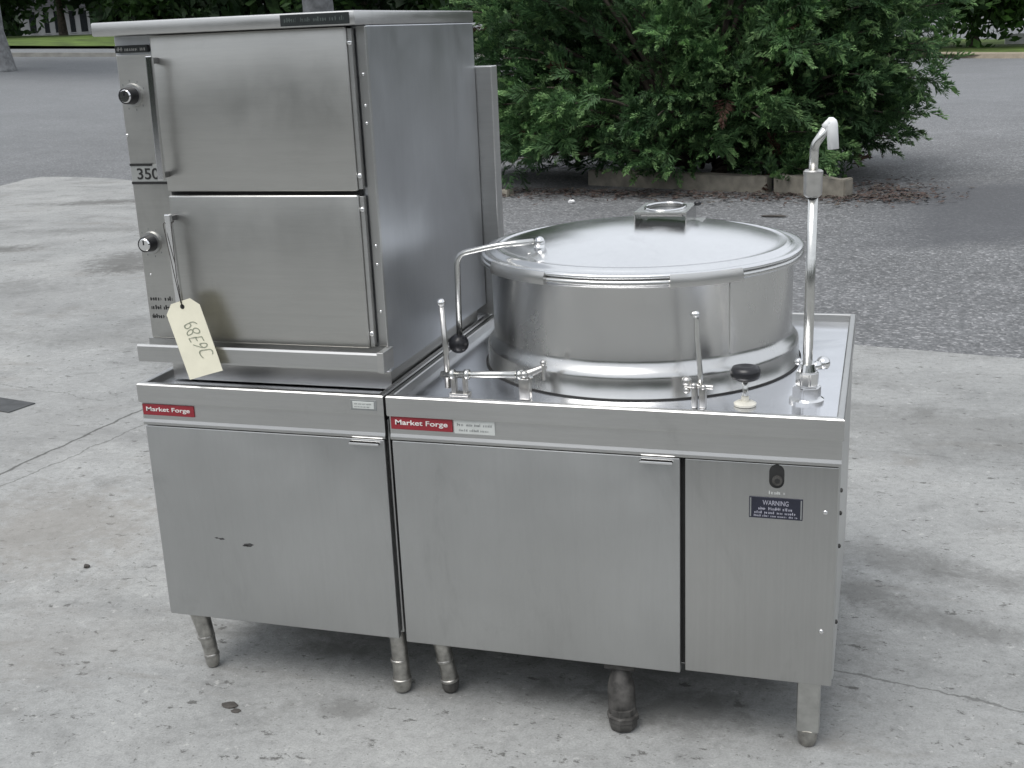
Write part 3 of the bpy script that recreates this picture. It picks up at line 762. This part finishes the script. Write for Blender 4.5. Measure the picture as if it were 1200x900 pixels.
# ------------------------------------------------------------------ hanging paper tag
tg = thing('paper_tag', (-.527, -.008, 1.04), 'cream paper tag with clipped corners hanging from the lower steamer handle', 'tag')
w, h = .101, .193; c_ = .022
out = [(-w/2, -h), (w/2, -h), (w/2, -c_), (w/2-c_, 0), (-w/2+c_, 0), (-w/2, -c_)]
off = Vector((-.5245, -.0082, 1.059))
place = Matrix.Translation(off) @ Matrix.Rotation(math.radians(-16.5), 4, 'Y')
def curl(bm):
    """a handled card: bowed across, one soft crease, a lifted lower corner"""
    for v in bm.verts:
        x, z = v.co.x, v.co.z
        v.co.y += -.020*(z/h)**2*.35 - .9*x*x + (.0022*abs(z+.118)/.08 if z > -.198 else 0)*.6 - .05*max(0, x)*max(0, -z-.12)*6
    bm.transform(place)
bm = bmesh.new(); polyprism(bm, out, -.0007, .0007)
for ax, lo, hi in ((2, -h, 0), (0, -w/2, w/2)):
    for k in range(1, 14):
        p = [0, 0, 0]; n_ = [0, 0, 0]; p[ax] = lo+(hi-lo)*k/14; n_[ax] = 1
        bmesh.ops.bisect_plane(bm, geom=bm.verts[:]+bm.edges[:]+bm.faces[:], plane_co=p, plane_no=n_)
curl(bm); cd = obj('card', bm, M['tag'], tg)
bm = text_bm('68E9C', 0, 0, 0, .096, .040, .0004, -.022)
rr = random.Random(4)
ph = [rr.uniform(0, 6) for _ in range(4)]
for v in bm.verts:
    x, z = v.co.x, v.co.z
    v.co.z += .0035*math.sin(x*75+ph[0])+.10*x*.3; v.co.x += .0025*math.sin(z*120+x*60+ph[1])+z*.22
bm.transform(Matrix.Translation((-.020, -.0011, -.055)) @ Matrix.Rotation(math.radians(80), 4, 'Y')); curl(bm)
obj('handwriting', bm, M['ink'], cd)
bm = bmesh.new(); disc_y(bm, 0, -.0011, .0011, -.014, .0062, 20); curl(bm); obj('punched_hole', bm, M['gap'], cd)
bm = bmesh.new(); tube(bm, fillet([(-.5205, -.0095, 1.045), (-.531, -.008, 1.12), (-.549, -.003, 1.250), (-.549, .014, 1.254), (-.527, .014, 1.254), (-.527, -.003, 1.250), (-.526, -.008, 1.12), (-.5200, -.0095, 1.045)], .004, 3), .0010, 6)
obj('string', bm, M['string'], tg, smooth=True)

# ------------------------------------------------------------------ juniper
def quads_to_obj(name, V, F_idx, mats, parent):
    """V (n,3) world coords, quads consecutive; F_idx material per quad"""
    V = np.asarray(V, dtype=np.float32)
    if parent: V = V - np.array(root_of(parent).location, dtype=np.float32)
    nq = len(V)//4
    me = bpy.data.meshes.new(name)
    me.vertices.add(len(V)); me.vertices.foreach_set('co', V.ravel())
    me.loops.add(nq*4); me.loops.foreach_set('vertex_index', np.arange(nq*4, dtype=np.int32))
    me.polygons.add(nq); me.polygons.foreach_set('loop_start', np.arange(0, nq*4, 4, dtype=np.int32))
    me.polygons.foreach_set('loop_total', np.full(nq, 4, dtype=np.int32))
    for m in mats: me.materials.append(m)
    me.polygons.foreach_set('material_index', np.asarray(F_idx, dtype=np.int32))
    me.update(calc_edges=True)
    o = bpy.data.objects.new(name, me); COL.objects.link(o)
    if parent: o.parent = parent
    return o
def nrm(v): return v/np.linalg.norm(v, axis=-1, keepdims=True)

def spray_template(rng, n_shoot=24):
    """one feathery juniper branchlet along +x, drooping tip; returns quads (n,4,3), tip fraction per quad"""
    Q = []; T = []
    def plume(p, d, ln, w):
        d = d/np.linalg.norm(d)
        for k in range(2):
            s = np.cross(d, [0, 0, 1.0] if k == 0 else [0, 1.0, .2]); s = s/ (np.linalg.norm(s)+1e-6)
            if k == 1: s = np.cross(d, s)
            m = p + d*ln*.45 + np.array([0, 0, -.02*ln])
            e = p + d*ln + np.array([0, 0, -.12*ln])
            Q.append([p, m+s*w, e, m-s*w]); T.append(k)
    for i in range(n_shoot):
        t = (i+.5)/n_shoot
        c = np.array([t, 0, .10*math.sin(t*2.2)-.22*t*t])
        side = 1 if i % 2 else -1
        sp = (1-t)*.85+.18
        d = np.array([.75+.5*t, side*sp*rng.uniform(.7, 1.1), rng.uniform(-.15, .5)])
        ln = (.20+.26*(1-t))*rng.uniform(.75, 1.2)
        plume(c, d, ln, .024)
        # secondary shoots
        dd = nrm(np.array(d))
        for k in range(3):
            q = c+dd*ln*rng.uniform(.35, .7)
            plume(q, dd+rng.normal(0, .45, 3)+np.array([.2, 0, 0]), ln*.55, .021)
    plume(np.array([.96, 0, -.1]), np.array([1, 0, -.3]), .2, .035)
    return np.array(Q), np.array(T)

def juniper(parent):
    rng = np.random.default_rng(5)
    temps = [spray_template(rng) for _ in range(6)]
    C0 = np.array([-.85, 11.15, 0.0])
    V = []; MI = []; br = bmesh.new()
    lobes = []                                     # big arching boughs, each a plume of sprays
    for k in range(230):
        az = rng.uniform(0, 2*PI); el = rng.uniform(.02, 1.0)
        rx, ry, rz = 2.75, 1.75, 2.75
        e = math.asin(el)
        tip = C0 + np.array([rx*math.cos(e)**.7*math.cos(az), ry*math.cos(e)**.7*math.sin(az), .25+rz*math.sin(e)])*np.array([1, 1, 1])*1.0
        tip += rng.normal(0, .16, 3)
        lobes.append((tip, rng.uniform(.5, 1.0)))
    for p in [(1.95, 10.4, 1.02), (1.6, 10.3, .72), (1.75, 10.7, 1.3), (1.7, 11.0, 1.75), (-3.5, 10.7, 1.9), (.9, 9.75, .45), (-.4, 9.6, .55), (-1.3, 9.65, .7), (-2.6, 9.7, .35), (-2.2, 9.55, .6),
              (-3.0, 10.0, .5), (.3, 9.55, .8), (1.0, 10.0, .4)]:
        lobes.append((np.array(p), .8))
    for tip, sz in lobes:
        tip[2] = max(tip[2], .22)
        if tip[0] > C0[0]: tip[0] = C0[0]+(tip[0]-C0[0])*min(1.0, .66+.19*tip[2])
        base = C0 + np.array([(tip[0]-C0[0])*.15, (tip[1]-C0[1])*.15, max(.05, tip[2]*.25)])
        ctrl = base*.45 + tip*.55 + np.array([0, 0, .25+.12*np.linalg.norm(tip-base)])
        if tip[2] < .6: ctrl[2] -= .25
        ts = np.linspace(0, 1, 9)
        P = [(1-t)**2*base+2*t*(1-t)*ctrl+t*t*tip for t in ts]
        tube(br, [tuple(p) for p in P], [max(.006, .035*(1-t)+.004) for t in ts], 6)
        n = int(38*sz+8)
        kind = rng.random(); dead = rng.random() < .012
        for i in range(n):
            t = 1-.72*rng.random()**1.25
            p = (1-t)**2*base+2*t*(1-t)*ctrl+t*t*tip
            d = nrm(2*(1-t)*(ctrl-base)+2*t*(tip-ctrl))
            p = p + rng.normal(0, .085+.06*(1-t), 3)
            d = nrm(d*.8 + rng.normal(0, .55, 3) + np.array([0, 0, .16]))
            up = nrm(np.array([0, 0, 1.0])+rng.normal(0, .6, 3))
            s = nrm(np.cross(up, d)); u = np.cross(d, s)
            R = np.stack([d, s, u], 0)
            sc = rng.uniform(.17, .36)
            Q, T = temps[rng.integers(len(temps))]
            q = (Q*sc) @ R + p
            q[..., 2] = np.maximum(q[..., 2], .02)
            V.append(q.reshape(-1, 3))
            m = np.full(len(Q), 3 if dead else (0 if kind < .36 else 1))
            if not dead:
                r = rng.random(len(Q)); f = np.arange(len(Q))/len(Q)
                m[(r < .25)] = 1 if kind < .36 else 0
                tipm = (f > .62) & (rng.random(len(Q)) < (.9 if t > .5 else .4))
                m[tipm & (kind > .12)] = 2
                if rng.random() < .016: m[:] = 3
            MI.append(m)
    obj('branches', br, M['bark'], parent, smooth=True)
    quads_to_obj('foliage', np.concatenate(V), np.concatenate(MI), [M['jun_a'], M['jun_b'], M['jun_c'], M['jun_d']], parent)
jr = thing('juniper_shrub', (-.85, 11.15, -.012), 'big spreading dark green juniper behind the kettle, rooted inside a low edging', 'shrub')
juniper(jr)

# edging boards at the juniper's foot
def edging(a, b, h, th, label):
    d = Vector((b[0]-a[0], b[1]-a[1], 0)); ln = d.length; ang = math.atan2(d.y, d.x)
    bm = bmesh.new(); box(bm, 0, ln, 0, th, -.03, h)
    bmesh.ops.subdivide_edges(bm, edges=[e for e in bm.edges if abs((e.verts[0].co-e.verts[1].co).x) > .1], cuts=12)
    for v in bm.verts: v.co += Vector((0, random.uniform(-.006, .006), random.uniform(-.008, .008) if v.co.z > 0 else 0))
    es = [e for e in bm.edges if len(e.link_faces) == 2 and e.calc_face_angle(0) > .8]
    bmesh.ops.bevel(bm, geom=es, offset=.010, segments=2, affect='EDGES')
    bm.transform(Matrix.Rotation(ang, 4, 'Z'))
    o = obj('edging_board', bm, M['wood']); o.location = (a[0], a[1], -.012)
    tag(o, label, 'edging', 'low edging pieces round the juniper')
edging((-1.98, 10.42), (.02, 9.74), .165, .14, 'long low weathered edging piece along the foot of the juniper, left of the faucet')
edging((.09, 9.70), (.79, 9.32), .185, .16, 'short low weathered edging piece ending right behind the faucet column')
edging((-2.95, 9.60), (-2.62, 9.50), .07, .12, 'stub of pale edging beside the flue box of the steamer')

# leaf litter round the juniper, and crumbs
bmv = []; mi = []
rng = np.random.default_rng(3)
for k in range(2600):
    if k < 2000:
        t = rng.random(); c = np.array([-3.1+4.7*t, 9.95-.62*t-(.1 if t < .9 else 0), 0]) + np.array([rng.normal(0, .12), -abs(rng.normal(0, .30))+.22, 0])
    else: c = np.array([1.15+rng.normal(0, .28), 9.85+rng.normal(0, .40), 0])
    c[2] = -.012+.006+rng.random()*.03
    a = rng.uniform(0, 2*PI); l, w = rng.uniform(.015, .05), rng.uniform(.006, .018)
    d = np.array([math.cos(a), math.sin(a), rng.uniform(-.3, .3)]); s = np.array([-math.sin(a), math.cos(a), rng.uniform(-.3, .3)])
    bmv += [c-d*l, c+s*w, c+d*l, c-s*w]; mi.append(0 if rng.random() < .8 else 1)
o = quads_to_obj('leaf_litter', np.array(bmv), mi, [M['litter'], M['bark']], None)
tag(o, 'brown needle litter on the asphalt along the edging', 'litter', kind='stuff')

# small loose things on the ground
def scrap(name, p, r, sx, sy, sz, m, label, cat, seed):
    rr = random.Random(seed); bm = bmesh.new(); ball(bm, (0, 0, r*sz*.8), r, sx, sy, sz, 2)
    for v in bm.verts: v.co += Vector([rr.uniform(-.18, .18)*r*k for k in (sx, sy, sz)])
    for v in bm.verts: v.co.z = max(v.co.z, 0)
    o = obj(name, bm, m); o.location = p; tag(o, label, cat); return o
scrap('paper_scrap', (-1.82, 9.05, -.012), .030, 1.2, 1, .7, M['paper'], 'tiny white scrap lying on asphalt in front of the juniper', 'litter scrap', 1)
scrap('fallen_stick', (.23, 8.21, -.012), .034, 3.4, .8, .4, M['rock'], 'dark flat stick on the asphalt left of the faucet top', 'stick', 2)
scrap('dirt_lump', (-.455, -.115, 0), .017, 1.3, 1, .16, M['rock'], 'dark dirt lump on concrete in front of the single door cabinet', 'dirt lump', 3)
scrap('dirt_lump', (-.425, -.135, 0), .011, 1.2, 1, .16, M['rock'], 'smallest dark dirt lump, just right of the bigger lump before the single door cabinet', 'dirt lump', 5)
scrap('dirt_lump', (-1.37, .55, 0), .011, 1, 1, .6, M['rock'], 'black dirt lump on the concrete well left of the cabinets', 'dirt lump', 6)
scrap('pale_chip', (-1.42, 1.27, 0), .016, 1.2, 1, .5, M['paper'], 'white chip on the concrete beside the left cabinet near the crack', 'chip', 7)
bm = bmesh.new(); box(bm, -.27, .10, -.075, .085, -.02, .006, .004); bm.transform(Matrix.Rotation(math.radians(-12), 4, 'Z'))
o = obj('cover_plate', bm, M['plate']); o.location = (-2.93, 2.09, 0); tag(o, 'dark rectangular cover plate let into the concrete at the left edge', 'cover plate')

# ------------------------------------------------------------------ background trees and house
def crown(rng, c, r, n, size):
    """leaf quads clustered in clumps filling an uneven ellipsoid"""
    ncl = 70; cl = []
    while len(cl) < ncl:
        p = rng.uniform(-1, 1, 3); l = np.linalg.norm(p)
        if l < 1 and l > .35 - .2*rng.random(): cl.append(p*rng.uniform(.85, 1.08))
    cl = np.array(cl)*r + c; cs = rng.uniform(.14, .30, ncl)*np.mean(r)
    idx = rng.integers(ncl, size=n)
    p = cl[idx] + rng.normal(0, 1, (n, 3))*cs[idx, None]*.6
    d = nrm(rng.normal(0, 1, (n, 3))); s = nrm(np.cross(d, rng.normal(0, 1, (n, 3))))
    L_ = rng.uniform(.6, 1.2, (n, 1))*size
    V = np.stack([p-d*L_, p+s*L_*.5, p+d*L_, p-s*L_*.5], 1).reshape(-1, 3)
    return V, idx
def tree(x, y, h, r, tr, cbase, kinds, label, seed, n=7000, bark='bark', size=.22, cat='tree', group='trees beyond the lot'):
    rng = np.random.default_rng(seed); z = terr(x, y)-.012
    t = thing('tree' if h > 3 else 'shrub', (x, y, z), label, cat, group)
    bm = bmesh.new()
    P = [(x+rng.normal(0, .02)*k*h*.1, y, z+h*.75*k/6) for k in range(7)]
    tube(bm, [(x, y, z-.1), (x, y, z+.02)]+P[1:], [tr*1.5, tr*1.35]+[tr*(1-.11*k) for k in range(1, 7)], 14)
    for k in range(7):
        a = rng.uniform(0, 2*PI); b0 = Vector((x, y, z+h*rng.uniform(.3, .6))); e = b0+Vector((math.cos(a)*r*.7, math.sin(a)*r*.7, h*.25))
        tube(bm, [b0, b0.lerp(e, .5)+Vector((0, 0, .2)), e], [tr*.4, tr*.25, tr*.08], 7)
    obj('trunk', bm, M[bark], t, smooth=True)
    V, idx = crown(rng, np.array([x, y, z+cbase+(h-cbase)/2]), np.array([r, r*.9, (h-cbase)/2]), n, size)
    km = rng.random(70) < .5
    mi = np.where(km[idx], 0, 1); mi[rng.random(n) < .2] = 1
    quads_to_obj('crown', V, mi, [M[kinds[0]], M[kinds[1]]], t)
    return t
D2 = ('leaf_a', 'leaf_b'); B2 = ('leaf_b', 'leaf_c')
tree(-23.9, 28.0, 9, 4.0, .36, 3.4, D2, 'tree with a thick grey trunk at the far left edge of the lot', 101, bark='palebark')
tree(-8.95, 18.5, 9, 3.6, .36, 3.6, D2, 'tree with a broad grey trunk standing behind the steamer hood', 102, bark='palebark', n=6000)
far = [(-35.6, 41.0, 9, 2.3, .1, D2, 'dark leafy tree just left of the distant pale house'),
       (-34.7, 45.8, 11, 4.0, 1.25, D2, 'tall dark tree overhanging the distant pale house'),
       (-29.6, 46.4, 9, 3.1, .2, D2, 'dark low branching tree right of the distant pale house'),
       (-19.5, 45.0, 10, 4.2, .5, D2, 'dense dark tree behind the left end of the steamer hood'),
       (-13.0, 44.0, 10, 4.4, .4, D2, 'dense dark tree behind the middle of the steamer hood'),
       (-6.5, 43.0, 9, 4.2, .4, D2, 'dense dark tree behind the right end of the steamer hood'),
       (-.5, 50.0, 10, 4.5, .3, D2, 'dark tree standing behind the juniper'),
       (4.6, 53.0, 8, 3.0, .2, B2, 'bright green tree right above the juniper tip'),
       (9.2, 55.0, 10, 3.2, 1.2, D2, 'dark tree with a bare pale trunk at the right edge'),
       (15.0, 57.0, 10, 4.2, .3, D2, 'dark tree beyond the right edge of the lot'),
       (-40.0, 47.0, 10, 4.2, .4, D2, 'dark tree beyond the thick grey trunk')]
for i, (x, y, h, r, cb, k, lab) in enumerate(far):
    tree(x, y, h, r, .16 if 'pale trunk' not in lab else .22, cb, k, lab, 200+i, n=9000, size=.26)

HX, HY = -71.0, 94.0; HZ = terr(HX, HY)
hs = thing('house', (HX, HY, HZ), 'distant pale house with tall dark windows, seen under trees at top left', 'house')
rotm = Matrix.Translation((HX, HY, HZ)) @ Matrix.Rotation(math.radians(37), 4, 'Z')
def hobj(name, bm, m, par): bm.transform(rotm); return obj(name, bm, m, par)
hobj('wall', BX(-3.1, 2.9, 0, 7, -.6, 3.1), M['wall'], hs)
bm = bmesh.new(); polyprism(bm, [(-3.7, 3.05), (3.5, 3.05), (3.5, 3.25), (-.1, 5.6), (-3.7, 3.25)], -1.2, 8.0); rf = hobj('roof', bm, M['roof'], hs)
hobj('chimney', BX(1.0, 1.6, 3, 3.7, 4.0, 6.2), M['wood'], rf)
for x, w in ((-2.3, .55), (-1.05, .42), (-.15, .55), (1.15, .45), (2.05, .6)):
    wn = hobj('window', BX(x, x+w, -.03, .05, .9, 2.75), M['glass'], hs)
    bm = bmesh.new(); box(bm, x-.06, x+w+.06, -.08, .0, .82, .895)
    hobj('sill', bm, M['wall'], wn)
def wood(name, pts, h, depth, n, size, seed):
    rng = np.random.default_rng(seed); P = np.array(pts, float); seg = np.linalg.norm(np.diff(P, axis=0), axis=1)
    cum = np.concatenate([[0], np.cumsum(seg)]); s_ = rng.random(n)*cum[-1]
    k = np.clip(np.searchsorted(cum, s_)-1, 0, len(seg)-1); t = (s_-cum[k])/seg[k]
    xy = P[k]+(P[k+1]-P[k])*t[:, None] + rng.normal(0, depth, (n, 2))
    hh = h*(.78+.22*np.sin(s_*.55+1.3*np.sin(s_*.21)))
    z = np.array([terr(x, y) for x, y in xy]) + hh*rng.random(n)-.5
    c = np.column_stack([xy, z]); d = nrm(rng.normal(0, 1, (n, 3))); q = nrm(np.cross(d, rng.normal(0, 1, (n, 3)))); l = rng.uniform(.6, 1.3, (n, 1))*size
    V = np.stack([c-d*l, c+q*l*.6, c+d*l, c-q*l*.6], 1).reshape(-1, 3)
    o = quads_to_obj(name, V, (rng.random(n) < .45).astype(int), [M['leaf_a'], M['leaf_b']], None)
    return tag(o, 'dark wood, far off closing the view or added unseen behind the camera', 'wood', kind='stuff')
wood('far_wood', [(-150,70),(-95,120),(-50,128),(-10,110),(25,100),(70,90)], 22, 3.0, 46000, 1.2, 71)
wood('added_rear_wood', [(34,22),(30,2),(20,-14),(2,-21),(-18,-20),(-30,-8)], 6.0, 1.6, 22000, .55, 72)  # added out of view behind the camera, only for the steel to reflect

# low white barrier at the far right
bm = bmesh.new(); box(bm, 6.0, 12.0, 55.4, 55.6, .1, .62, .02); 
for x in (6.5, 8.5, 10.5): box(bm, x, x+.15, 55.62, 55.8, -.1, .6)
tag(obj('white_barrier', bm, M['paper']), 'low white barrier beyond the lot at the right edge', 'barrier')

# ------------------------------------------------------------------ light, sky, camera
SUN_EL, SUN_AZ = math.radians(64), math.radians(205)      # azimuth of the sun, clockwise from +y
W = bpy.data.worlds.new('World'); S.world = W; W.use_nodes = True
nt = W.node_tree; bg = nt.nodes['Background']
sky = N(nt, 'ShaderNodeTexSky', sky_type='NISHITA'); sky.sun_disc = False
sky.sun_elevation = SUN_EL; sky.sun_rotation = SUN_AZ; sky.air_density = 1.2; sky.dust_density = 3.5; sky.ozone_density = 1.0
hsv = N(nt, 'ShaderNodeHueSaturation'); hsv.inputs['Saturation'].default_value = .28
L(nt, sky.outputs[0], hsv.inputs['Color']); cl = mix(nt, .84, hsv.outputs[0], (6.2,6.5,6.95)); L(nt, cl, bg.inputs['Color'])   # thin even cloud over the clear sky
bg.inputs['Strength'].default_value = .10
sl = bpy.data.lights.new('sun', 'SUN'); sl.energy = 1.3; sl.angle = math.radians(40); sl.color = (1, .97, .93)
so = bpy.data.objects.new('sun', sl); COL.objects.link(so)
sd = Vector((math.sin(SUN_AZ)*math.cos(SUN_EL), math.cos(SUN_AZ)*math.cos(SUN_EL), math.sin(SUN_EL)))
so.rotation_euler = sd.to_track_quat('Z', 'Y').to_euler(); so.location = sd*30

cam = bpy.data.cameras.new('camera'); cam.sensor_width = 36; cam.lens = 1402.05/1200*36; cam.clip_start = .05; cam.clip_end = 2000
co = bpy.data.objects.new('camera', cam); COL.objects.link(co)
r_ = Vector((.9567, .2882, -.0411)); u_ = Vector((-.0442, .2832, .9580)); f_ = Vector((-.2877, .9147, -.2837))
m4 = Matrix(((r_.x, u_.x, -f_.x, 1.1195), (r_.y, u_.y, -f_.y, -2.5332), (r_.z, u_.z, -f_.z, 1.6682), (0, 0, 0, 1)))
co.matrix_world = m4
S.camera = co
S.view_settings.view_transform = 'Standard'; S.view_settings.look = 'None'; S.view_settings.gamma = 1; S.view_settings.exposure = .74
S.view_settings.use_curve_mapping = False
